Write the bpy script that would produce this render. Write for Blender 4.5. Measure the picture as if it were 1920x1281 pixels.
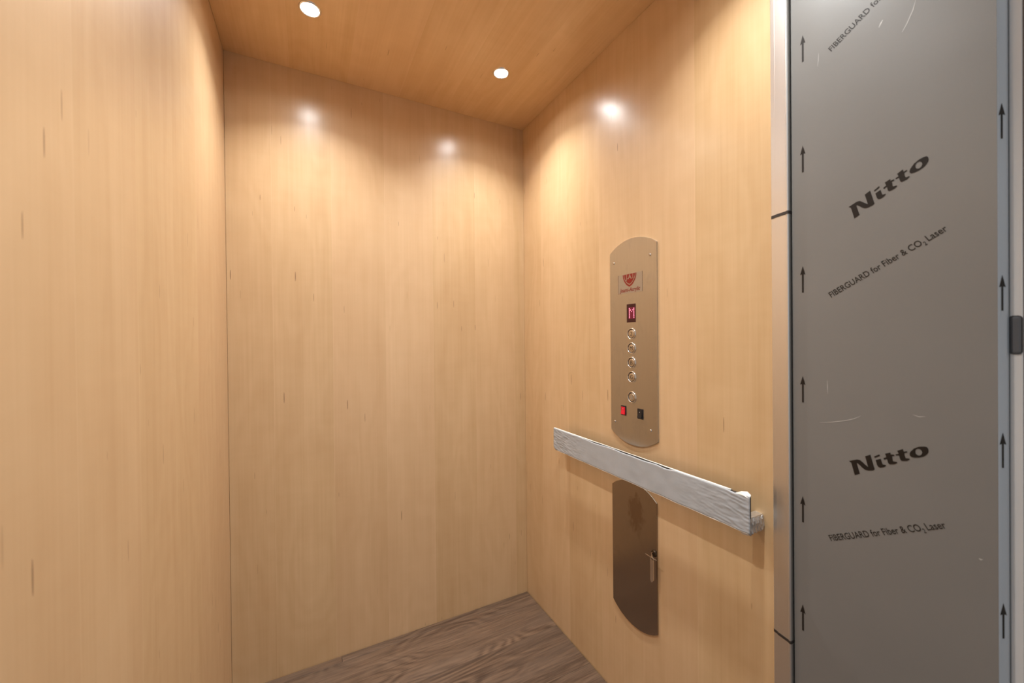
import bpy, bmesh, math, random
from mathutils import Vector, Matrix, noise
from mathutils.geometry import tessellate_polygon

for o in list(bpy.data.objects):
    bpy.data.objects.remove(o)
random.seed(7)
scene = bpy.context.scene
COL = scene.collection

# ---------------------------------------------------------------- camera
cam_data = bpy.data.cameras.new('camera')
cam = bpy.data.objects.new('camera', cam_data)
COL.objects.link(cam)
cam_data.sensor_fit = 'HORIZONTAL'
cam_data.sensor_width = 36.0
cam_data.lens = 13.826
cam_data.clip_start = 0.02
R3, U3, B3 = (0.8879, -0.4599, -0.0102), (0.0115, 0.0001, 0.9999), (-0.4599, -0.8879, 0.0054)
cam.matrix_world = Matrix(((R3[0], U3[0], B3[0], 0.0), (R3[1], U3[1], B3[1], 0.0),
                           (R3[2], U3[2], B3[2], 1.2061), (0, 0, 0, 1)))
cam_data.dof.use_dof = True
cam_data.dof.focus_distance = 1.35
cam_data.dof.aperture_fstop = 3.6
scene.camera = cam

# ---------------------------------------------------------------- hall light and exposure
world = bpy.data.worlds.new('hall_light')
scene.world = world
world.use_nodes = True
bgn = world.node_tree.nodes['Background']
bgn.inputs['Color'].default_value = (0.86, 0.93, 1.0, 1)
bgn.inputs['Strength'].default_value = 0.40
vs = scene.view_settings
vs.view_transform = 'Standard'
vs.look = 'None'
vs.gamma = 1.0
vs.use_curve_mapping = False
vs.exposure = 0.09
LAMP_POWER = 4.2

# cab dimensions (metres)
XL, XR, YB, H = -0.2456, 0.9171, 1.6385, 2.2
YF = 0.19            # front end of the cab
YW = 0.5106          # front end of the right-hand veneer wall

# ---------------------------------------------------------------- node helpers
class NT:
    def __init__(self, name):
        self.m = bpy.data.materials.new(name)
        self.m.use_nodes = True
        self.t = self.m.node_tree
        self.b = self.t.nodes['Principled BSDF']

    def n(self, typ, **kw):
        nd = self.t.nodes.new(typ)
        for k, v in kw.items():
            setattr(nd, k, v)
        return nd

    def put(self, sock, v):
        if isinstance(v, bpy.types.NodeSocket):
            self.t.links.new(v, sock)
        else:
            sock.default_value = v

    def math(self, op, a, b=0.0, c=0.0, clamp=False):
        nd = self.n('ShaderNodeMath', operation=op, use_clamp=clamp)
        self.put(nd.inputs[0], a); self.put(nd.inputs[1], b); self.put(nd.inputs[2], c)
        return nd.outputs[0]

    def vec(self, x, y, z):
        nd = self.n('ShaderNodeCombineXYZ')
        self.put(nd.inputs[0], x); self.put(nd.inputs[1], y); self.put(nd.inputs[2], z)
        return nd.outputs[0]

    def noise(self, v, scale=1.0, detail=3.0, rough=0.5, dist=0.0):
        nd = self.n('ShaderNodeTexNoise')
        self.put(nd.inputs['Vector'], v)
        nd.inputs['Scale'].default_value = scale
        nd.inputs['Detail'].default_value = detail
        nd.inputs['Roughness'].default_value = rough
        nd.inputs['Distortion'].default_value = dist
        return nd.outputs['Fac']

    def ramp(self, v, lo, hi, a=0.0, b=1.0):
        nd = self.n('ShaderNodeMapRange', clamp=True)
        self.put(nd.inputs[0], v)
        nd.inputs[1].default_value = lo; nd.inputs[2].default_value = hi
        nd.inputs[3].default_value = a; nd.inputs[4].default_value = b
        return nd.outputs[0]

    def mix(self, f, a, b, mode='MIX'):
        nd = self.n('ShaderNodeMix', data_type='RGBA', blend_type=mode)
        self.put(nd.inputs[0], f)
        self.put(nd.inputs[6], a if isinstance(a, bpy.types.NodeSocket) else (*a, 1.0))
        self.put(nd.inputs[7], b if isinstance(b, bpy.types.NodeSocket) else (*b, 1.0))
        return nd.outputs[2]

    def obj(self):
        tc = self.n('ShaderNodeTexCoord')
        s = self.n('ShaderNodeSeparateXYZ')
        self.t.links.new(tc.outputs['Object'], s.inputs[0])
        return tc.outputs['Object'], s.outputs[0], s.outputs[1], s.outputs[2]

    def bump(self, h, strength, dist=0.001):
        nd = self.n('ShaderNodeBump')
        nd.inputs['Strength'].default_value = strength
        nd.inputs['Distance'].default_value = dist
        self.put(nd.inputs['Height'], h)
        self.t.links.new(nd.outputs[0], self.b.inputs['Normal'])

    def set(self, **kw):
        for k, v in kw.items():
            self.put(self.b.inputs[k.replace('_', ' ')], v)
        return self.m


def maple(name, haxis, vaxis, off, seed, tone=1.0):
    """Clear-coated maple veneer laid in leaves; haxis runs across the grain."""
    N = NT(name)
    _, x, y, z = N.obj()
    ax = {'x': x, 'y': y, 'z': z}
    h, v = ax[haxis], ax[vaxis]
    q = N.math('DIVIDE', N.math('SUBTRACT', h, off), 0.1943)
    leaf = N.math('FLOOR', q)
    fr = N.math('FRACT', q)
    wn = N.n('ShaderNodeTexWhiteNoise', noise_dimensions='2D')
    N.put(wn.inputs['Vector'], N.vec(leaf, seed * 3.17, 0.0))
    rnd = wn.outputs['Value']
    lz = N.math('MULTIPLY', leaf, 7.31)
    lz = N.math('ADD', lz, seed * 11.7)
    fine = N.noise(N.vec(N.math('MULTIPLY', h, 150.0), lz, N.math('MULTIPLY', v, 2.6)), 1.0, 4.0, 0.6)
    streak = N.noise(N.vec(N.math('MULTIPLY', h, 34.0), lz, N.math('MULTIPLY', v, 0.9)), 1.0, 3.0, 0.5)
    blotch = N.noise(N.vec(N.math('MULTIPLY', h, 7.0), lz, N.math('MULTIPLY', v, 1.7)), 1.0, 3.0, 0.55)
    warp = N.noise(N.vec(N.math('MULTIPLY', h, 5.0), lz, N.math('MULTIPLY', v, 1.5)), 1.0, 2.0, 0.5)
    cath = N.math('SINE', N.math('ADD', N.math('MULTIPLY', warp, 60.0), N.math('MULTIPLY', fr, 5.0)))
    curl = N.noise(N.vec(N.math('MULTIPLY', h, 9.0), lz, N.math('MULTIPLY', v, 42.0)), 1.0, 2.0, 0.5)
    t = N.math('MULTIPLY', N.math('SUBTRACT', fine, 0.5), 0.42)
    t = N.math('ADD', t, N.math('MULTIPLY', N.math('SUBTRACT', streak, 0.5), 0.42))
    t = N.math('ADD', t, N.math('MULTIPLY', N.math('SUBTRACT', blotch, 0.5), 0.75))
    t = N.math('ADD', t, N.math('MULTIPLY', cath, 0.05))
    t = N.math('ADD', t, N.math('MULTIPLY', N.math('SUBTRACT', curl, 0.5), 0.16))
    t = N.math('ADD', t, N.math('MULTIPLY', N.math('SUBTRACT', rnd, 0.5), 0.20))
    t = N.math('ADD', t, 0.5, clamp=True)
    col = N.mix(t, tuple(k * tone for k in (0.545, 0.335, 0.156)), tuple(k * tone for k in (0.755, 0.530, 0.302)))
    # pinkish and yellowish leaves
    col = N.mix(N.math('MULTIPLY', N.math('FRACT', N.math('MULTIPLY', rnd, 7.7)), 0.30), col, (0.72, 0.46, 0.28))
    # small dark mineral flecks running with the grain
    vor = N.n('ShaderNodeTexVoronoi', voronoi_dimensions='2D', feature='F1')
    N.put(vor.inputs['Vector'], N.vec(N.math('MULTIPLY', h, 30.0), N.math('ADD', N.math('MULTIPLY', v, 1.9), seed * 5.0), 0.0))
    vor.inputs['Scale'].default_value = 1.0
    sc = N.n('ShaderNodeSeparateColor')
    N.t.links.new(vor.outputs['Color'], sc.inputs[0])
    size = N.ramp(sc.outputs[1], 0.0, 1.0, 0.012, 0.040)
    near = N.math('LESS_THAN', vor.outputs['Distance'], size)
    some = N.math('GREATER_THAN', sc.outputs[0], 0.58)
    fleck = N.math('MULTIPLY', N.math('MULTIPLY', near, some), N.ramp(sc.outputs[2], 0, 1, 0.15, 0.85))
    col = N.mix(fleck, col, (0.17, 0.085, 0.035))
    # hairline glue seam of the veneer leaves
    seam = N.math('LESS_THAN', N.math('ABSOLUTE', N.math('SUBTRACT', fr, 0.5)), 0.4955)
    seam = N.math('SUBTRACT', 1.0, seam)
    col = N.mix(N.math('MULTIPLY', seam, 0.16), col, (0.86, 0.66, 0.42))
    N.bump(N.math('ADD', fine, N.math('MULTIPLY', streak, 1.2)), 0.05, 0.0006)
    N.set(Base_Color=col, Roughness=0.55, Coat_Weight=1.0, Coat_Roughness=0.27, Coat_IOR=1.5)
    N.b.inputs['Specular IOR Level'].default_value = 0.25
    return N.m


def plain(name, col, rough=0.5, metal=0.0, coat=0.0, emit=None, strength=0.0, spec=0.5):
    N = NT(name)
    N.set(Base_Color=(*col, 1.0), Roughness=rough, Metallic=metal, Coat_Weight=coat)
    N.b.inputs['Specular IOR Level'].default_value = spec
    if emit:
        N.b.inputs['Emission Color'].default_value = (*emit, 1.0)
        N.b.inputs['Emission Strength'].default_value = strength
    return N.m


def brushed(name, col, rough, vertical=True, smudge=0.3, stain=None):
    N = NT(name)
    v, x, y, z = N.obj()
    g = N.noise(N.vec(N.math('MULTIPLY', x, 320.0), N.math('MULTIPLY', y, 6.0), 0.0), 1.0, 3.0, 0.6)
    s = N.noise(N.vec(N.math('MULTIPLY', x, 22.0), N.math('MULTIPLY', y, 13.0), 3.0), 1.0, 4.0, 0.6, 0.4)
    c = N.mix(N.ramp(g, 0.3, 0.7, 0.0, 0.35), col, tuple(k * 0.86 for k in col))
    sm = N.ramp(s, 0.56, 0.70, 0.0, smudge)
    c = N.mix(sm, c, tuple(k * 0.62 for k in col))
    if stain:
        sx, sy, rx, ry = stain
        dx = N.math('DIVIDE', N.math('SUBTRACT', x, sx), rx)
        dy = N.math('DIVIDE', N.math('SUBTRACT', y, sy), ry)
        d = N.math('SQRT', N.math('ADD', N.math('MULTIPLY', dx, dx), N.math('MULTIPLY', dy, dy)))
        w = N.noise(N.vec(N.math('MULTIPLY', x, 60.0), N.math('MULTIPLY', y, 34.0), 1.0), 1.0, 4.0, 0.6)
        d = N.math('ADD', d, N.math('MULTIPLY', N.math('SUBTRACT', w, 0.5), 2.4))
        c = N.mix(N.ramp(d, 1.25, 0.65, 0.0, 0.5), c, (0.20, 0.125, 0.075))
    r = N.math('ADD', rough, N.math('MULTIPLY', sm, 0.35))
    N.set(Base_Color=c, Metallic=1.0, Roughness=r)
    return N.m


def film(name, col, rough=0.32, sc=1.0, spec=0.5):
    N = NT(name)
    v, x, y, z = N.obj()
    a = N.noise(v, 3.0 * sc, 3.0, 0.5)
    b = N.noise(v, 14.0 * sc, 3.0, 0.55, 0.6)
    c = N.mix(N.ramp(a, 0.3, 0.7), tuple(k * 0.95 for k in col), tuple(k * 1.04 for k in col))
    N.bump(a, 0.10, 0.004)
    N.set(Base_Color=c, Roughness=N.ramp(b, 0.3, 0.7, rough, rough + 0.03))
    N.b.inputs['Specular IOR Level'].default_value = spec
    return N.m


def floor_wood(name):
    N = NT(name)
    v, x, y, z = N.obj()
    oi = N.n('ShaderNodeObjectInfo')
    rnd = N.math('MULTIPLY', oi.outputs['Random'], 31.0)
    ex = N.math('ADD', x, rnd)
    warp = N.noise(N.vec(N.math('MULTIPLY', ex, 1.6), N.math('MULTIPLY', y, 5.0), rnd), 1.0, 2.0, 0.45)
    rings = N.math('SINE', N.math('ADD', N.math('MULTIPLY', warp, 150.0), N.math('MULTIPLY', y, 60.0)))
    rmask = N.ramp(N.noise(N.vec(N.math('MULTIPLY', ex, 2.2), N.math('MULTIPLY', y, 9.0), rnd), 1.0, 2.0, 0.5), 0.40, 0.62)
    rings = N.math('MULTIPLY', rings, rmask)
    pores = N.noise(N.vec(N.math('MULTIPLY', ex, 8.0), N.math('MULTIPLY', y, 190.0), rnd), 1.0, 5.0, 0.72)
    band = N.noise(N.vec(N.math('MULTIPLY', ex, 1.4), N.math('MULTIPLY', y, 36.0), rnd), 1.0, 3.0, 0.5)
    grey = N.noise(N.vec(N.math('MULTIPLY', ex, 3.0), N.math('MULTIPLY', y, 14.0), rnd), 1.0, 4.0, 0.6)
    t = N.math('ADD', N.math('MULTIPLY', rings, 0.11), N.math('MULTIPLY', pores, 0.75))
    t = N.math('ADD', t, N.math('MULTIPLY', band, 0.35))
    t = N.math('ADD', t, N.math('MULTIPLY', N.math('SUBTRACT', oi.outputs['Random'], 0.5), 0.14))
    t = N.ramp(t, 0.36, 0.76)
    c = N.mix(t, (0.048, 0.024, 0.013), (0.215, 0.132, 0.082))
    c = N.mix(N.ramp(grey, 0.42, 0.68, 0.0, 0.40), c, (0.155, 0.106, 0.077))
    N.bump(t, 0.25, 0.0008)
    N.set(Base_Color=c, Roughness=0.48)
    return N.m


M = {
    'wood_back': maple('maple_back', 'x', 'z', -0.1107, 1),
    'wood_right': maple('maple_right', 'y', 'z', 0.5106, 2),
    'wood_left': maple('maple_left', 'y', 'z', 0.46, 3),
    'wood_ceil': maple('maple_ceiling', 'x', 'y', -0.05, 4, 1.16),
    'floor': floor_wood('brown_oak_plank'),
    'subfloor': plain('subfloor', (0.06, 0.045, 0.035), 0.8),
    'post': brushed('post_steel', (0.80, 0.78, 0.75), 0.42, smudge=0.12),
    'dark': plain('dark_joint', (0.035, 0.025, 0.02), 0.6),
    'black': plain('black_gap', (0.012, 0.012, 0.013), 0.6),
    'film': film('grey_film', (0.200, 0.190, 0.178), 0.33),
    'film_hall_lit': film('grey_film_hall_lit', (0.50, 0.53, 0.56), 0.28),  # same grey film, cool hall light put into a paler, bluer colour
    'ink': plain('brown_black_ink', (0.018, 0.013, 0.010), 0.5, spec=0.2),
    'ink2': plain('thin_ink', (0.024, 0.019, 0.015), 0.5, spec=0.2),
    'scratch': plain('film_scratch', (0.50, 0.48, 0.45), 0.4),
    'jamb': film('jamb_paint', (0.84, 0.81, 0.78), 0.4),
    'plate': brushed('plate_steel', (0.55, 0.53, 0.50), 0.30, smudge=0.22),
    'plate_low': brushed('door_steel', (0.38, 0.325, 0.28), 0.20, smudge=0.15, stain=(0.012, 0.135, 0.030, 0.055)),
    'chrome': plain('bright_steel', (0.78, 0.74, 0.69), 0.16, 1.0),
    'button': plain('button_steel', (0.62, 0.57, 0.51), 0.26, 1.0),
    'sticker': plain('sticker_film', (0.40, 0.33, 0.255), 0.4, 0.5),
    'red_print': plain('red_print', (0.25, 0.026, 0.016), 0.5, spec=0.2),
    'sticker_line': plain('sticker_edge', (0.17, 0.10, 0.06), 0.5),
    'display': plain('display_window', (0.020, 0.004, 0.006), 0.15, emit=(0.35, 0.0, 0.03), strength=0.05),
    'matrix': plain('display_matrix', (0.06, 0.004, 0.012), 0.3, emit=(0.55, 0.0, 0.07), strength=0.18),
    'led': plain('display_led', (0.8, 0.2, 0.3), 0.4, emit=(1.0, 0.30, 0.42), strength=1.25),
    'black_plastic': plain('black_plastic', (0.012, 0.012, 0.014), 0.25),
    'red_plastic': plain('red_rocker', (0.45, 0.008, 0.020), 0.18, emit=(1.0, 0.01, 0.04), strength=0.22),
    'rail_film': film('rail_film', (0.43, 0.447, 0.47), 0.42, 6.0),
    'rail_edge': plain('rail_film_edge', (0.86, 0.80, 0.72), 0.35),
    'crumple': plain('crumpled_film', (0.50, 0.45, 0.41), 0.14, 0.45, coat=0.8),
    'rail_core': plain('rail_core', (0.03, 0.024, 0.02), 0.5),
    'ring': plain('downlight_ring', (0.82, 0.80, 0.78), 0.22, 0.9),
    'lens': plain('downlight_lens', (1, 1, 1), 0.3, emit=(0.98, 1.0, 1.0), strength=290.0),
    'strike': plain('strike_grey', (0.12, 0.12, 0.125), 0.6),
    'lock': plain('lock_dark', (0.10, 0.075, 0.055), 0.3, 1.0),
    'hall_paint': plain('hall_paint', (0.72, 0.71, 0.69), 0.6),
    'jamb_line': plain('jamb_edge', (0.16, 0.12, 0.10), 0.5),
}

# ---------------------------------------------------------------- mesh helpers
def link(name, bm, mat, parent=None, smooth=False, kind=None):
    me = bpy.data.meshes.new(name)
    bmesh.ops.recalc_face_normals(bm, faces=bm.faces)
    bm.to_mesh(me); bm.free()
    if smooth:
        for p in me.polygons:
            p.use_smooth = True
    me.materials.append(M[mat] if isinstance(mat, str) else mat)
    o = bpy.data.objects.new(name, me)
    COL.objects.link(o)
    if parent:
        o.parent = parent
    if kind:
        o['kind'] = kind
    return o


def box(bm, x0, x1, y0, y1, z0, z1, bev=0.0):
    vs_ = [bm.verts.new((x, y, z)) for z in (z0, z1) for y in (y0, y1) for x in (x0, x1)]
    fs = [bm.faces.new([vs_[i] for i in f]) for f in
          ((0, 2, 3, 1), (4, 5, 7, 6), (0, 1, 5, 4), (2, 6, 7, 3), (0, 4, 6, 2), (1, 3, 7, 5))]
    if bev:
        es = set(e for f in fs for e in f.edges)
        bmesh.ops.bevel(bm, geom=list(es), offset=bev, segments=2, affect='EDGES', profile=0.5)
    return bm


def nb():
    return bmesh.new()


def prism(bm, pts, c0, c1, bev=0.0):
    """extrude a 2D outline (a, b) from depth c0 to c1 along local z, front rim bevelled"""
    lo = [bm.verts.new((a, b, c0)) for a, b in pts]
    hi = [bm.verts.new((a, b, c1)) for a, b in pts]
    n = len(pts)
    bm.faces.new(lo[::-1])
    top = bm.faces.new(hi)
    for i in range(n):
        bm.faces.new((lo[i], lo[(i + 1) % n], hi[(i + 1) % n], hi[i]))
    if bev:
        bmesh.ops.bevel(bm, geom=list(top.edges), offset=bev, segments=2, affect='EDGES', profile=0.6)
    return bm


def flat(bm, loops, c, thick=0.00012):
    """a printed shape: outline plus holes, at depth c"""
    tri = tessellate_polygon([[Vector((a, b, 0)) for a, b in lp] for lp in loops])
    v = [bm.verts.new((a, b, c)) for lp in loops for a, b in lp]
    for t in tri:
        try:
            bm.faces.new([v[i] for i in t])
        except ValueError:
            pass
    return bm


def lathe(bm, prof, seg=32, cx=0.0, cy=0.0):
    """revolve (r, z) profile about local z"""
    rings = []
    for r, z in prof:
        if r < 1e-6:
            rings.append([bm.verts.new((cx, cy, z))])
        else:
            rings.append([bm.verts.new((cx + r * math.cos(2 * math.pi * i / seg), cy + r * math.sin(2 * math.pi * i / seg), z)) for i in range(seg)])
    for A, B in zip(rings, rings[1:]):
        for i in range(seg):
            j = (i + 1) % seg
            f = [A[i % len(A)], A[j % len(A)], B[j % len(B)], B[i % len(B)]]
            f = list(dict.fromkeys(f))
            if len(f) > 2:
                bm.faces.new(f)
    return bm


def tube(bm, pts, r, seg=8, closed=False):
    pts = [Vector(p) for p in pts]
    n = len(pts)
    rings = []
    for i, p in enumerate(pts):
        a = pts[(i - 1) % n] if (closed or i > 0) else p
        b = pts[(i + 1) % n] if (closed or i < n - 1) else p
        d = (b - a).normalized()
        s = d.orthogonal().normalized() if abs(d.z) > 0.9 else d.cross(Vector((0, 0, 1))).normalized()
        t = d.cross(s)
        rings.append([bm.verts.new(p + r * (math.cos(2 * math.pi * k / seg) * s + math.sin(2 * math.pi * k / seg) * t)) for k in range(seg)])
    m = n if closed else n - 1
    for i in range(m):
        A, B = rings[i], rings[(i + 1) % n]
        for k in range(seg):
            bm.faces.new((A[k], A[(k + 1) % seg], B[(k + 1) % seg], B[k]))
    if not closed:
        bm.faces.new(rings[0][::-1]); bm.faces.new(rings[-1])
    return bm


def tag(o, label, cat, group=None):
    o['label'] = label
    o['category'] = cat
    if group:
        o['group'] = group
    return o


# frame of things mounted on the right-hand wall: local x runs towards the door, y up, z into the cab
WALL_ROT = Matrix(((0, 0, -1), (-1, 0, 0), (0, 1, 0))).to_4x4()


def wall_thing(name, label, cat, y, z, x=XR):
    e = bpy.data.objects.new(name, None)
    COL.objects.link(e)
    e.empty_display_size = 0.05
    e.matrix_world = Matrix.Translation((x, y, z)) @ WALL_ROT
    return tag(e, label, cat)


def text_mesh(body, shear=0.0, bold=0.0):
    """outline of a word in the built-in font as (verts, faces), baseline origin"""
    cu = bpy.data.curves.new('lettering', 'FONT')
    cu.body = body
    cu.size = 1.0
    cu.shear = shear
    cu.offset = bold
    cu.resolution_u = 4
    ob = bpy.data.objects.new('lettering_source', cu)
    COL.objects.link(ob)
    dg = bpy.context.evaluated_depsgraph_get()
    dg.update()
    me = bpy.data.meshes.new_from_object(ob.evaluated_get(dg))
    V = [(v.co.x, v.co.y) for v in me.vertices]
    F = [tuple(p.vertices) for p in me.polygons]
    bpy.data.objects.remove(ob)
    bpy.data.curves.remove(cu)
    bpy.data.meshes.remove(me)
    return V, F


def add_text(bm, VF, ox, oy, sx, sy, ang, c, dx=0.0, dy=0.0):
    V, F = VF
    ca, sa = math.cos(ang), math.sin(ang)
    vs_ = []
    for a, b in V:
        a, b = a * sx + dx, b * sy + dy
        vs_.append(bm.verts.new((ox + a * ca - b * sa, oy + a * sa + b * ca, c)))
    for f in F:
        try:
            bm.faces.new([vs_[i] for i in f])
        except ValueError:
            pass


def ext(VF):
    xs = [a for a, b in VF[0]]; ys = [b for a, b in VF[0]]
    return min(xs), max(xs), min(ys), max(ys)


# ---------------------------------------------------------------- the cab
T = 0.02
REV = 0.0007           # shadow gaps between the panels
link('wall_back', box(nb(), XL + REV, XR - REV, YB, YB + T, -0.05, H + 0.06), 'wood_back', kind='structure')
link('back_light_block', box(nb(), XL - T, XR + T, YB + T, YB + T + 0.012, -0.05, H + 0.06), 'subfloor', bpy.data.objects['wall_back'])  # unseen board added to keep outside light out of the corner gaps
link('wall_left', box(nb(), XL - T, XL, YF, YB + T, -0.05, H + 0.06), 'wood_left', kind='structure')
link('wall_right', box(nb(), XR, XR + T, YW, YB + T, -0.05, H + 0.06), 'wood_right', kind='structure')
LAMPS = ((0.0157, 1.3225), (0.6504, 1.3217), (0.0157, 0.50), (0.6504, 0.50))
CAN_R, CAN_D = 0.0248, 0.0095
bm = nb()
rect = [(XL + REV, YF - 0.02), (XR - REV, YF - 0.02), (XR - REV, YB - REV), (XL + REV, YB - REV)]
holes = [[(lx + (CAN_R + 0.001) * math.cos(-2 * math.pi * i / 40), ly + (CAN_R + 0.001) * math.sin(-2 * math.pi * i / 40)) for i in range(40)] for lx, ly in LAMPS]
loops = [rect] + holes
tri = tessellate_polygon([[Vector((a, b, 0)) for a, b in lp] for lp in loops])
cv = [bm.verts.new((a, b, H)) for lp in loops for a, b in lp]
for t3 in tri:
    bm.faces.new([cv[i] for i in t3])
up = [bm.verts.new((a, b, H + 0.06)) for a, b in rect]
bm.faces.new(up)
for i in range(4):
    bm.faces.new((cv[i], cv[(i + 1) % 4], up[(i + 1) % 4], up[i]))
ceiling = link('ceiling', bm, 'wood_ceil', kind='structure')
link('top_light_block', box(nb(), XL - T, XR + T, YF - 0.02, YB + T, H + 0.06, H + 0.075), 'subfloor', ceiling)  # unseen cover added so no light leaks in round the ceiling

floor = link('floor', box(nb(), XL, XR, YF - 0.02, YB, -0.05, -0.008), 'subfloor', kind='structure')
seams = [YB - 0.0015, 1.605, 1.385, 1.165, 0.945, 0.725, 0.505, 0.285, YF - 0.02]
cuts = [0.10, -0.16, 0.02, 0.42, 0.05, 0.66, 0.28, 0.50]
for i in range(len(seams) - 1):
    y1, y0 = seams[i], seams[i + 1]
    for x0, x1 in ((XL + 0.0015, cuts[i]), (cuts[i], XR - 0.0015)):
        link('plank', box(nb(), x0 + 0.0004, x1 - 0.0004, y0 + 0.0004, y1 - 0.0004, -0.008, 0.0, 0.0007), 'floor', floor)

# ---------------------------------------------------------------- downlights in the ceiling
def downlight(x, y, label):
    e = bpy.data.objects.new('downlight', None)
    COL.objects.link(e)
    e.location = (x, y, H)
    tag(e, label, 'ceiling light', 'recessed downlights in the veneer ceiling')
    ring = lathe(nb(), [(CAN_R, 0.0), (CAN_R + 0.0004, -0.0020), (0.0268, -0.0030), (0.0290, -0.0027), (0.0305, -0.0015), (0.0310, 0.0)], 40)
    link('trim_ring', ring, 'ring', e, True)
    link('can', lathe(nb(), [(CAN_R, 0.0), (CAN_R - 0.001, CAN_D), (CAN_R - 0.001, CAN_D + 0.02), (0.0, CAN_D + 0.02)], 40), 'ring', e, True)
    link('lens', lathe(nb(), [(0.0, CAN_D), (0.014, CAN_D + 0.0002), (CAN_R - 0.0012, CAN_D + 0.0008)], 40), 'lens', e, True)
    ld = bpy.data.lights.new('downlight_beam', 'AREA')
    ld.shape = 'DISK'
    ld.size = 0.045
    ld.energy = LAMP_POWER
    ld.color = (0.965, 1.0, 1.0)
    ld.spread = math.radians(117)
    lo = bpy.data.objects.new('downlight_beam', ld)
    COL.objects.link(lo)
    lo.parent = e
    lo.location = (0, 0, CAN_D - 0.001)
    return e


downlight(0.0157, 1.3225, 'round recessed downlight beside the left veneer wall, near the back wall')
downlight(0.6504, 1.3217, 'round recessed downlight in the back corner above the control panel')
downlight(0.0157, 0.50, 'round recessed downlight beside the left veneer wall, near the cab opening')
downlight(0.6504, 0.50, 'round recessed downlight near the cab opening on the control panel side')

# ---------------------------------------------------------------- steel post at the end of the veneer wall
def post_profile(off=0.0):
    # (y, x) outline of the folded steel post
    return [(0.5104, XR + 0.02), (0.5104, XR - 0.0015 - off), (0.5088, XR - 0.0032 - off), (0.5010, XR - 0.0042 - off),
            (0.5000, XR - 0.0058 - off), (0.4990, XR - 0.0058 - off), (0.4768, XR - 0.0082 - off), (0.4752, XR - 0.0098 - off),
            (0.4733 - off, XR - 0.0098 - off), (0.4718 - off, XR - 0.0086 - off), (0.4716 - off, XR - 0.006), (0.4716 - off, XR + 0.02)]


def post_piece(z0, z1, mat, name, parent, off=0.0, tilt=0.0):
    bm = nb()
    P = post_profile(off)
    lo = [bm.verts.new((x, y, z0 + tilt * (0.49 - y))) for y, x in P]
    hi = [bm.verts.new((x, y, z1 + tilt * (0.49 - y))) for y, x in P]
    n = len(P)
    bm.faces.new(lo); bm.faces.new(hi[::-1])
    for i in range(n):
        bm.faces.new((lo[i], lo[(i + 1) % n], hi[(i + 1) % n], hi[i]))
    o = link(name, bm, mat, parent)
    return o


post = bpy.data.objects.new('trim_1', None)
COL.objects.link(post)
post['kind'] = 'structure'
post['label'] = 'folded brushed steel post at the end of the veneer wall'
post_piece(1.4725, H + 0.05, 'post', 'post_segment', post)
post_piece(0.5545, 1.4680, 'post', 'post_segment', post)
post_piece(0.0, 0.5500, 'post', 'post_segment', post)
post_piece(1.4668, 1.4735, 'dark', 'joint_band', post, 0.0006, 0.03)
post_piece(0.5492, 0.5552, 'dark', 'joint_band', post, 0.0006, -0.03)

# ---------------------------------------------------------------- film-covered steel panel
PY = 0.4690
sp = wall_thing('steel_panel', 'grey film-covered steel panel printed with arrows and lettering beside the steel post', 'panel', PY, 0.0)
# local x = PY - y ; local y = z
PW = PY - 0.1885
sheet = link('sheet', box(nb(), 0.0, PW, 0.0, H + 0.05, -0.02, 0.0), 'film', sp)
link('shadow_gap', box(nb(), -0.0042, -0.0005, 0.0, H + 0.05, -0.02, -0.004), 'black', sp)
# folded edge strip that turns towards the hall
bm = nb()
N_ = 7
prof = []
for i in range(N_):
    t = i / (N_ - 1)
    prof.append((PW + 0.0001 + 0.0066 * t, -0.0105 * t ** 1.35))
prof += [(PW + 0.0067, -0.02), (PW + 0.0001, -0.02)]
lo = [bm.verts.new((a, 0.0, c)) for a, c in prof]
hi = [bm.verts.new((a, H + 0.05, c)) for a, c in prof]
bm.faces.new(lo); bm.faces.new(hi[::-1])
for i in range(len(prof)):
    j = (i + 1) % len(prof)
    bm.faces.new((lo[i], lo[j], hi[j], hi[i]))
edge = link('edge_fold', bm, 'film_hall_lit', sp)


def arrow_pts(length=0.0555, hw=0.0050, hl=0.0185, sw=0.0017):
    return [(0, length), (-hw, length - hl), (-sw, length - hl * 0.93), (-sw, 0), (sw, 0), (sw, length - hl * 0.93), (hw, length - hl)]


for tip in (1.8306, 1.6029, 1.3529, 1.1236, 0.8716, 0.6429):
    yc = 0.4500 - 0.0052 * (tip - 1.2)
    pts = [(PY - yc + a, tip - 0.0555 + b) for a, b in arrow_pts()]
    link('printed_arrow', flat(nb(), [pts], 0.0003), 'ink', sp)
for tip in (1.5514, 1.2950, 1.0593, 0.8029):
    bm = nb()
    pts = arrow_pts(0.0535, 0.0044, 0.0185, 0.0013)
    # lies on the sloping strip: spread the width along its slope
    tri = tessellate_polygon([[Vector((a, b, 0)) for a, b in pts]])
    vv = []
    for a, b in pts:
        t = min(max(0.56 + a / 0.0124, 0.03), 0.98)
        vv.append(bm.verts.new((PW + 0.0001 + 0.0066 * t - 0.0, tip - 0.0535 + b, -0.0105 * t ** 1.35 + 0.0006)))
    for t3 in tri:
        bm.faces.new([vv[i] for i in t3])
    link('printed_arrow', bm, 'ink2', edge)

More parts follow.
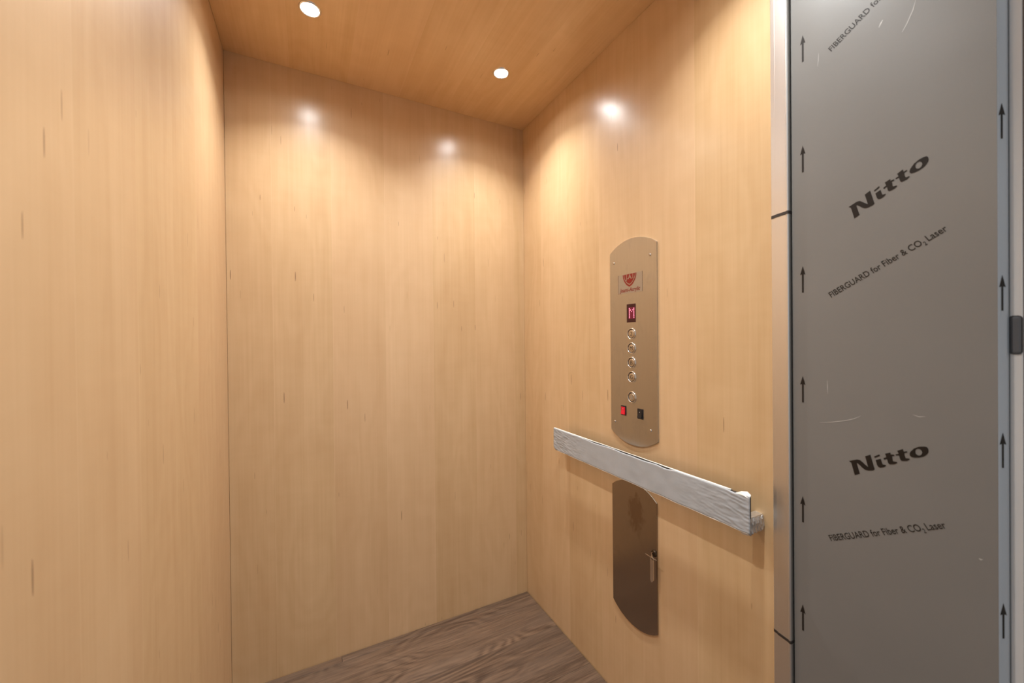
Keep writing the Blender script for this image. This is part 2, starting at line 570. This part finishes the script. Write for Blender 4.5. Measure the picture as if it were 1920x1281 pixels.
# heavy brand lettering, five letters with a hand-drawn outline (millimetres, baseline frame)
GLY = [
    [[(4.4, 25.5), (12.5, 25.0), (18.5, 24.7), (22.3, 22.4), (24.1, 18.6), (25.8, 13.0), (28.0, 8.3), (33.5, 26.6), (42.8, 26.9), (35.4, 1.8), (32.3, 0.7), (25.4, 2.1), (21.5, 4.0), (19.0, 8.2), (17.0, 15.1), (15.5, 18.6), (14.4, 18.5), (9.3, 0.2), (0.0, 0.0), (6.4, 21.6)]],
    [[(46.5, 22.6), (55.8, 23.8), (55.2, 21.0), (46.1, 20.1)]],
    [[(45.3, 16.4), (53.7, 16.4), (51.7, 9.2), (51.4, 6.6), (55.1, 4.9), (54.5, 3.1), (50.2, 2.0), (44.8, 2.4), (42.8, 4.7), (42.8, 7.9)]],
    [[(64.1, 22.7), (72.6, 22.4), (71.4, 19.3), (75.7, 17.7), (75.2, 15.6), (71.6, 16.1), (70.1, 12.7), (68.3, 8.1), (73.1, 5.5), (72.0, 3.7), (67.1, 2.8), (60.8, 4.4), (60.1, 7.2), (62.3, 13.6), (57.5, 13.8), (58.1, 16.4), (62.7, 16.8), (63.6, 19.5)]],
    [[(83.0, 22.6), (92.1, 23.1), (91.0, 18.9), (95.6, 18.0), (94.6, 16.2), (90.4, 16.3), (88.8, 12.6), (87.7, 8.1), (92.2, 6.3), (91.2, 4.6), (86.8, 3.6), (80.1, 5.4), (79.4, 8.0), (81.5, 14.7), (77.3, 15.8), (77.5, 17.6), (82.3, 17.5), (83.0, 20.3)]],
    [[(122.2, 11.1), (120.3, 8.5), (116.5, 6.1), (111.5, 4.4), (105.0, 4.5), (99.3, 6.0), (96.1, 7.8), (95.2, 10.7), (96.5, 13.6), (99.2, 16.1), (106.4, 19.7), (114.3, 20.6), (120.7, 18.9), (123.1, 17.4), (123.5, 14.6)],
     [(105.3, 14.3), (107.3, 17.0), (110.0, 18.0), (113.1, 17.0), (114.0, 13.6), (113.0, 10.5), (110.3, 8.0), (107.4, 7.3), (105.2, 8.4), (104.3, 11.2)]],
]
A30 = math.radians(30)
for (y0, z0) in ((0.3616, 1.4274), (0.3632, 0.9423)):
    bm = nb()
    for g in GLY:
        loops = []
        for lp in g:
            loops.append([(PY - y0 + (a * math.cos(A30) - b * math.sin(A30)) / 1000, z0 + (a * math.sin(A30) + b * math.cos(A30)) / 1000) for a, b in lp])
        flat(bm, loops, 0.0003)
    link('brand_lettering', bm, 'ink', sp)

tA, t2, tL = text_mesh('FIBERGUARD for Fiber & CO', bold=0.010), text_mesh('2', bold=0.010), text_mesh('Laser', bold=0.010)
a0, a1, _, cap = ext(tA)
l0, l1, _, _ = ext(tL)
gap2 = 0.62            # room for the small 2
total = (a1 - a0) + gap2 + (l1 - l0)
capH = ext(text_mesh('F'))[3]
for (y0, z0) in ((0.3968, 1.7640), (0.3990, 1.2823), (0.4015, 0.7995)):
    bm = nb()
    sx, sy = 0.1850 / total, 0.0108 / capH
    ang = math.radians(30.2)
    add_text(bm, tA, PY - y0, z0, sx, sy, ang, 0.0003, dx=-a0 * sx)
    add_text(bm, t2, PY - y0, z0, sx * 0.62, sy * 0.62, ang, 0.0003, dx=(a1 - a0 + 0.06) * sx, dy=-0.0034)
    add_text(bm, tL, PY - y0, z0, sx, sy, ang, 0.0003, dx=(a1 - a0 + gap2 - l0) * sx)
    link('small_lettering', bm, 'ink2', sp)


def ribbon(pts, w, c=0.00025):
    bm = nb()
    P = [Vector((PY - y, z)) for y, z in pts]
    L_, R_ = [], []
    for i, p in enumerate(P):
        d = (P[min(i + 1, len(P) - 1)] - P[max(i - 1, 0)]).normalized()
        n = Vector((-d.y, d.x)) * w * 0.5 * (0.25 if i in (0, len(P) - 1) else 1.0)
        L_.append(bm.verts.new((p.x + n.x, p.y + n.y, c))); R_.append(bm.verts.new((p.x - n.x, p.y - n.y, c)))
    for i in range(len(P) - 1):
        bm.faces.new((L_[i], R_[i], R_[i + 1], L_[i + 1]))
    return bm


for pts, w in (([(0.4069, 1.1185), (0.4066, 1.105), (0.4061, 1.0920)], 0.0010),
               ([(0.4202, 1.0320), (0.400, 1.036), (0.3775, 1.0429), (0.3640, 1.0490), (0.3535, 1.0562)], 0.0010),
               ([(0.2818, 1.0701), (0.274, 1.0680), (0.2667, 1.0699)], 0.0012),
               ([(0.2761, 1.7722), (0.2795, 1.758), (0.2875, 1.7400), (0.2935, 1.730)], 0.0013),
               ([(0.3245, 1.760), (0.3215, 1.766), (0.3190, 1.770)], 0.0022),
               ([(0.4183, 1.7747), (0.4190, 1.762), (0.4203, 1.7492)], 0.0008),
               ([(0.2040, 0.8600), (0.2062, 0.8590), (0.2080, 0.8600)], 0.0022)):
    link('scratch', ribbon(pts, w), 'scratch', sp)

# ---------------------------------------------------------------- door frame of the hall
jamb = bpy.data.objects.new('trim_2', None)
COL.objects.link(jamb)
jamb['kind'] = 'structure'
jamb['label'] = 'painted door frame of the hall beyond the steel panel'
link('frame_body', box(nb(), 0.940, 1.06, 0.1690, 0.1822, 0.0, H + 0.05, 0.0015), 'jamb', jamb)
link('frame_groove', box(nb(), 0.9425, 1.06, 0.1664, 0.1690, 0.0, H + 0.05), 'jamb_line', jamb)
link('frame_lip', box(nb(), 0.940, 1.06, 0.110, 0.1664, 0.0, H + 0.05, 0.0015), 'jamb', jamb)
link('gap_strip', box(nb(), 0.9385, 1.00, 0.1822, 0.2100, 0.0, H + 0.05), 'black', jamb)
link('strike_plate', box(nb(), 0.9375, 0.9420, 0.1692, 0.1820, 1.176, 1.234, 0.0040), 'strike', jamb)

# hall side of the opening: painted wall round it and the hall floor
link('wall_hall_right', box(nb(), 1.06, 2.0, 0.118, 0.19, 0.0, 2.6), 'hall_paint', kind='structure')
link('wall_hall_left', box(nb(), -1.4, XL - T, 0.118, 0.19, 0.0, 2.6), 'hall_paint', kind='structure')
link('wall_hall_header', box(nb(), XL - T, 1.06, 0.118, 0.169, H + 0.05, 2.6), 'hall_paint', kind='structure')
link('floor_hall', box(nb(), -1.4, 2.0, -1.6, YF - 0.022, -0.05, -0.001), 'floor', kind='structure')

# ---------------------------------------------------------------- control panel
def arched(w, zlo, zhi, sag, n=20):
    """plate outline: straight sides, shallow arc top and bottom (local coords centred in x)"""
    hw = w / 2
    R = (hw * hw + sag * sag) / (2 * sag)
    th = math.asin(hw / R)
    top = [(R * math.sin(th - 2 * th * i / n), zhi + sag - R + R * math.cos(th - 2 * th * i / n)) for i in range(n + 1)]
    bot = [(-R * math.sin(th - 2 * th * i / n), zlo - sag + R - R * math.cos(th - 2 * th * i / n)) for i in range(n + 1)]
    return top + bot


CY, CZ = 0.9330, 1.1925
cp = wall_thing('control_panel', 'tall arched steel control panel with floor buttons and red display above the handrail', 'control panel', CY, CZ)
PT = 0.004
link('face_plate', prism(nb(), arched(0.2015, 0.8980 - CZ, 1.4905 - CZ, 0.0325), 0.0, PT, 0.0006), 'plate', cp)


def loc(y, z):
    return CY - y, z - CZ


for y, z in ((1.0150, 1.4570), (0.8575, 1.4560), (1.0155, 0.9272), (0.8600, 0.9265)):
    a, b = loc(y, z)
    s = link('screw', lathe(nb(), [(0.0042, PT), (0.0040, PT + 0.0012), (0.0026, PT + 0.0022), (0.0, PT + 0.0025)], 16, a, b), 'chrome', cp, True)
    link('slot', box(nb(), a - 0.0026, a + 0.0026, b - 0.0004, b + 0.0004, PT + 0.0020, PT + 0.0027), 'dark', s)

# brand sticker
a0_, b1_ = loc(0.9940, 1.4125)
a1_, b0_ = loc(0.8876, 1.3503)
st = link('brand_sticker', box(nb(), a0_, a1_, b0_, b1_, PT, PT + 0.0003), 'sticker', cp)
for ax_, w in ((a0_ + 0.0006, 0.0012), (a1_ - 0.0006, 0.0010)):
    link('sticker_edge', box(nb(), ax_ - w / 2, ax_ + w / 2, b0_, b1_, PT + 0.0003, PT + 0.0006), 'sticker_line', st)


def shield(cx, top, tip, hw):
    n = 9
    R_ = []
    for i in range(n):
        t = i / (n - 1)
        R_.append((cx + hw * math.cos(t * math.pi / 2) ** 0.62, top + (tip - top) * (t ** 1.05)))
    L_ = [(2 * cx - a, b) for a, b in R_[:-1]]
    return R_ + L_[::-1]


scx, _ = loc(0.9425, 0)
_, stop_ = loc(0, 1.4112)
_, stip = loc(0, 1.3705)
SO = PT + 0.0006
outer = shield(scx, stop_, stip, 0.0300)
inner = shield(scx, stop_, stip + 0.0060, 0.0262)
inn2 = shield(scx, stop_, stip + 0.0088, 0.0238)
bm = nb()
oo, ii = outer, inner
for i in range(len(oo) - 1):          # rim of the shield, open at the top
    v = [bm.verts.new((*q, SO)) for q in (oo[i], oo[i + 1], ii[i + 1], ii[i])]
    bm.faces.new(v)
flat(bm, [inn2], SO)
link('shield', bm, 'red_print', st)
bm = nb()
tv = text_mesh('J.A.I', bold=0.01)
e0, e1, f0, f1 = ext(tv)
k = 0.0330 / (e1 - e0)
add_text(bm, tv, scx - 0.0165, stop_ - 0.0155, k, 0.0150 / f1, 0.0, SO + 0.0003, dx=-e0 * k)
link('shield_letters', bm, 'sticker', st)
bm = nb()
tv = text_mesh('Joami-Acrylic', shear=0.25, bold=0.012)
e0, e1, f0, f1 = ext(tv)
k = 0.0900 / (e1 - e0)
ta, tb = loc(0.9870, 1.3556)
add_text(bm, tv, ta, tb, k, 0.0125 / f1, 0.0, SO, dx=-e0 * k)
link('sticker_lettering', bm, 'red_print', st)

# floor display
a0_, b1_ = loc(0.9560, 1.3150)
a1_, b0_ = loc(0.9170, 1.2566)
dsp = link('floor_display', box(nb(), a0_, a1_, b0_, b1_, PT - 0.001, PT + 0.0005, 0.0003), 'display', cp)
link('display_matrix', box(nb(), loc(0.9480, 0)[0], loc(0.9200, 0)[0], loc(0, 1.2675)[1], loc(0, 1.3045)[1], PT + 0.0005, PT + 0.0006), 'matrix', dsp)
bm = nb()
pat = ['10001', '11011', '10101', '10001', '10001', '10001', '10001']
for r in range(7):
    for c in range(5):
        if pat[r][c] == '1':
            a, b = loc(0.9438 - 0.00485 * c, 1.3005 - 0.0048 * r)
            lathe(bm, [(0.00185, PT + 0.0007), (0.0012, PT + 0.0011), (0.0, PT + 0.0012)], 10, a, b)
link('lit_character', bm, 'led', dsp)

# buttons
BELL = [(-0.008, -0.006), (0.008, -0.006), (0.0062, -0.003), (0.0052, 0.003), (0.0030, 0.0070), (0.0, 0.0082),
        (-0.0030, 0.0070), (-0.0052, 0.003), (-0.0062, -0.003)]
for z, ch in ((1.2200, '2'), (1.1743, 'M'), (1.1285, 'B'), (1.0826, 'G'), (1.0180, '')):
    a, b = loc(0.9361, z)
    bt = link('button', lathe(nb(), [(0.0, PT + 0.0018), (0.0112, PT + 0.0020), (0.0124, PT + 0.0015), (0.0130, PT)], 32, a, b), 'button', cp, True)
    link('bezel_ring', lathe(nb(), [(0.0150, PT), (0.0153, PT + 0.0022), (0.0166, PT + 0.0030), (0.0180, PT + 0.0021), (0.0187, PT)], 32, a, b), 'chrome', bt, True)
    link('groove', lathe(nb(), [(0.0128, PT + 0.0002), (0.0152, PT + 0.0002)], 32, a, b), 'dark', bt)
    bm = nb()
    if ch:
        tv = text_mesh(ch, bold=-0.004)
        e0, e1, f0, f1 = ext(tv)
        sy = 0.0130 / (f1 - f0)
        sx = min(sy, 0.0105 / (e1 - e0))
        add_text(bm, tv, a, b - 0.0065, sx, sy, 0.0, PT + 0.0022, dx=-(e0 + e1) / 2 * sx, dy=-f0 * sy)
        link('engraved_character', bm, 'dark', bt)
    else:
        flat(bm, [[(a + q, b + w) for q, w in BELL]], PT + 0.0022)
        lathe(bm, [(0.0, PT + 0.0022), (0.0018, PT + 0.0022)], 10, a, b - 0.0085)
        link('bell_symbol', bm, 'sticker', bt)

# rocker switches
for y0, y1, mat, mark in ((0.9847, 0.9627, 'red_plastic', True), (0.9122, 0.8893, 'black_plastic', True)):
    xa, zb0 = loc(y0, 0.9543)
    xb, zb1 = loc(y1, 0.9862)
    rk = link('rocker_switch', box(nb(), xa, xb, zb0, zb1, PT - 0.001, PT + 0.0020, 0.0006), 'black_plastic', cp)
    bm = nb()
    xm0, xm1, m0, m1 = xa + 0.0028, xb - 0.0028, zb0 + 0.0040, zb1 - 0.0040
    mid = (m0 + m1) / 2
    prof_ = [(m0, PT + 0.0015), (m0, PT + 0.0060), (mid, PT + 0.0034), (m1, PT + 0.0030), (m1, PT + 0.0015)]
    A = [bm.verts.new((xm0, q, c)) for q, c in prof_]
    B = [bm.verts.new((xm1, q, c)) for q, c in prof_]
    bm.faces.new(A); bm.faces.new(B[::-1])
    for i in range(5):
        bm.faces.new((A[i], A[(i + 1) % 5], B[(i + 1) % 5], B[i]))
    link('rocker', bm, mat, rk)
    link('rocker_mark', lathe(nb(), [(0.0, PT + 0.0040), (0.0010, PT + 0.0037)], 10, (xm0 + xm1) / 2, mid + 0.0055), 'rail_edge', rk)

# ---------------------------------------------------------------- access door under the rail
DY, DZ = 0.9358, 0.5165
ad = wall_thing('access_door', 'dark polished arched steel access door below the handrail', 'access door', DY, DZ)
link('door_plate', prism(nb(), arched(0.1915, 0.3210 - DZ, 0.7130 - DZ, 0.0345), 0.0, PT, 0.0005), 'plate_low', ad)
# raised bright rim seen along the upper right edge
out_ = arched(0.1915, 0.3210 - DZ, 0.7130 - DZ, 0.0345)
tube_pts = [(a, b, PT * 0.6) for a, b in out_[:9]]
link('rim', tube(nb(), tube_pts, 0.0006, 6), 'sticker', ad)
lk = link('lock_cylinder', lathe(nb(), [(0.0100, PT), (0.0098, PT + 0.0030), (0.0080, PT + 0.0040), (0.0, PT + 0.0040)], 24, DY - 0.8500, 0.5600 - DZ), 'lock', ad, True)
link('keyway', box(nb(), DY - 0.8508, DY - 0.8492, 0.5555 - DZ, 0.5645 - DZ, PT + 0.0038, PT + 0.0043), 'black', lk)

ks = wall_thing('key', 'small steel key hanging from the lock of the access door', 'key', 0.8500, 0.5560, XR - PT)
# key standing in the lock, its flat bow turned level
bm = nb()
box(bm, -0.0012, 0.0012, -0.0020, 0.0100, 0.0020, 0.0120)
link('key_shank', bm, 'chrome', ks)
bm = nb()
box(bm, -0.0215, 0.0200, -0.0040, -0.0022, 0.0125, 0.0150, 0.0006)
link('key_bow', bm, 'chrome', ks)
ringpts = [(0.0035 + 0.0062 * math.cos(q * math.pi / 8), -0.0065 + 0.0062 * math.sin(q * math.pi / 8), 0.0138) for q in range(16)]
link('key_ring', tube(nb(), ringpts, 0.0007, 6, True), 'chrome', ks, True)
bm = nb()
kp = [(-0.0028, -0.0090), (0.0100, -0.0090), (0.0100, -0.0640), (0.0085, -0.0700), (0.0050, -0.0755), (0.0020, -0.0775), (-0.0010, -0.0760), (-0.0028, -0.0720)]
prism(bm, [(a, b) for a, b in kp][::-1], 0.0125, 0.0147, 0.0004)
link('key_blade', bm, 'chrome', ks)

# ---------------------------------------------------------------- handrail wrapped in protective film
RY0, RY1 = 0.5300, 1.3130           # near end, far end
RZ0, RZ1 = 0.7685, 0.8530
RC = 0.055                           # stand-off of the face
hr = wall_thing('handrail', 'flat handrail wrapped in torn grey protective film on the right veneer wall', 'handrail', RY0, RZ0)
L = RY1 - RY0
HT = RZ1 - RZ0
# local x = RY0 - y (so the rail runs to negative x), y = z - RZ0, z = distance from wall
link('bar', box(nb(), -L + 0.002, -0.003, 0.003, HT - 0.002, RC - 0.010, RC - 0.0022, 0.001), 'rail_core', hr)
for x0 in (-L + 0.012, -0.022):
    link('bracket', box(nb(), x0, x0 + 0.018, 0.0, 0.034, 0.0, RC - 0.010, 0.001), 'post', hr)


def nz(a, b, s):
    return noise.noise(Vector((a * s, b * s, 3.1)))


# front sheet of film: ragged upper edge, small wrinkles near both ends
bm = nb()
NX, NZ = 200, 36
grid = []
for i in range(NX + 1):
    t = i / NX
    x = -L + L * t
    dip = 0.0
    for c, w, d in ((0.33, 0.075, 0.0034), (0.50, 0.05, 0.0026), (0.60, 0.06, 0.0034), (0.70, 0.03, 0.0042), (0.955, 0.018, 0.0030)):
        dip += d * math.exp(-((t - c) / w) ** 2)
    top = HT + 0.0012 * nz(x, 0.0, 22) - dip
    bot = 0.0014 * nz(x, 5.0, 18) + (0.0075 * max(0.0, 1 - t / 0.022) ** 2) - 0.0010
    endw = max(math.exp(-(t / 0.18) ** 2), math.exp(-((1 - t) / 0.16) ** 2))
    row = []
    for j in range(NZ + 1):
        s = j / NZ
        z = bot + (top - bot) * s
        c = RC + 0.0006 * nz(x, z, 30) + endw * 0.0015 * max(-0.25, noise.noise(Vector((x * 38, z * 240 + x * 30, 1.0)))) + endw * 0.0006 * noise.noise(Vector((x * 150, z * 420, 5.0)))
        if s > 0.999:
            c -= 0.0012
        if j == 0:
            c -= 0.0015
        row.append(bm.verts.new((x, z, c)))
    grid.append(row)
for i in range(NX):
    for j in range(NZ):
        bm.faces.new((grid[i][j], grid[i + 1][j], grid[i + 1][j + 1], grid[i][j + 1]))
fr_ = link('film_front', bm, 'rail_film', hr, True)
so = fr_.modifiers.new('thick', 'SOLIDIFY'); so.thickness = 0.0006; so.offset = -1

# film folded over the top edge, catching the light
bm = nb()
A, B, C_ = [], [], []
for i in range(NX + 1):
    t = i / NX
    x = -L + (L - 0.046 * 1.0) * t
    lift = 0.0006 * nz(x, 9.0, 25)
    back = 0.0005 * nz(x, 2.0, 60)
    g = 0.0 if t < 0.30 or t > 0.78 else 0.0026 * max(0.0, math.sin((t - 0.30) / 0.48 * math.pi)) ** 0.7
    A.append(bm.verts.new((x, HT + 0.0002 + lift, RC - 0.0014 - g)))
    B.append(bm.verts.new((x, HT + 0.0010 + lift, RC - 0.0056)))
    C_.append(bm.verts.new((x, HT - 0.0015 + lift, RC - 0.0105 + back)))
for i in range(NX):
    bm.faces.new((A[i], A[i + 1], B[i + 1], B[i]))
    bm.faces.new((B[i], B[i + 1], C_[i + 1], C_[i]))
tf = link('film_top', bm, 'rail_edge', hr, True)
so = tf.modifiers.new('thick', 'SOLIDIFY'); so.thickness = 0.0008
# torn corner sticking up at the near end
bm = nb()
q = [(-0.034, HT - 0.003, RC - 0.001), (-0.022, HT + 0.004, RC - 0.004), (-0.010, HT + 0.0065, RC - 0.008), (-0.001, HT + 0.002, RC - 0.006), (-0.0005, HT - 0.006, RC - 0.0005), (-0.014, HT - 0.002, RC + 0.001)]
v = [bm.verts.new(k) for k in q]
bm.faces.new((v[0], v[1], v[5])); bm.faces.new((v[1], v[2], v[5])); bm.faces.new((v[2], v[3], v[5])); bm.faces.new((v[3], v[4], v[5]))
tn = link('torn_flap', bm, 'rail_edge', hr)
so = tn.modifiers.new('thick', 'SOLIDIFY'); so.thickness = 0.0006
# lower hem of the film, a light rounded edge
hem = []
for i in range(61):
    t = 0.03 + 0.965 * i / 60
    x = -L + L * t
    hem.append((x, -0.0008 + 0.0014 * nz(x, 5.0, 18), RC - 0.0012))
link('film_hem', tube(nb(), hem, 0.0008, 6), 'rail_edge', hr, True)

# crumpled film round the near bracket
bm = nb()
NU, NV = 26, 22
cg = []
for i in range(NU + 1):
    d = 0.0005 + (RC - 0.0020) * i / NU          # distance from the wall
    ring_ = []
    for j in range(NV):
        ang = 2 * math.pi * j / NV
        ca, sa = math.cos(ang), math.sin(ang)
        n4 = (abs(ca) ** 5 + abs(sa) ** 5) ** (-1 / 5)
        cx_, cz_ = -0.0125, 0.0150
        wob = 1.0 + 0.17 * noise.noise(Vector((ca * 3.0, sa * 3.0 + d * 60, d * 130))) + 0.13 * noise.noise(Vector((ca * 9, sa * 9, d * 260)))
        rx_, rz_ = 0.0120, 0.0195 - 0.002 * (1 - i / NU)
        ring_.append(bm.verts.new((cx_ + rx_ * ca * n4 * wob, cz_ + rz_ * sa * n4 * wob - 0.001, d)))
    cg.append(ring_)
for i in range(NU):
    for j in range(NV):
        k = (j + 1) % NV
        bm.faces.new((cg[i][j], cg[i][k], cg[i + 1][k], cg[i + 1][j]))
bm.faces.new(cg[0][::-1]); bm.faces.new(cg[-1])
link('crumpled_film', bm, 'crumple', hr)
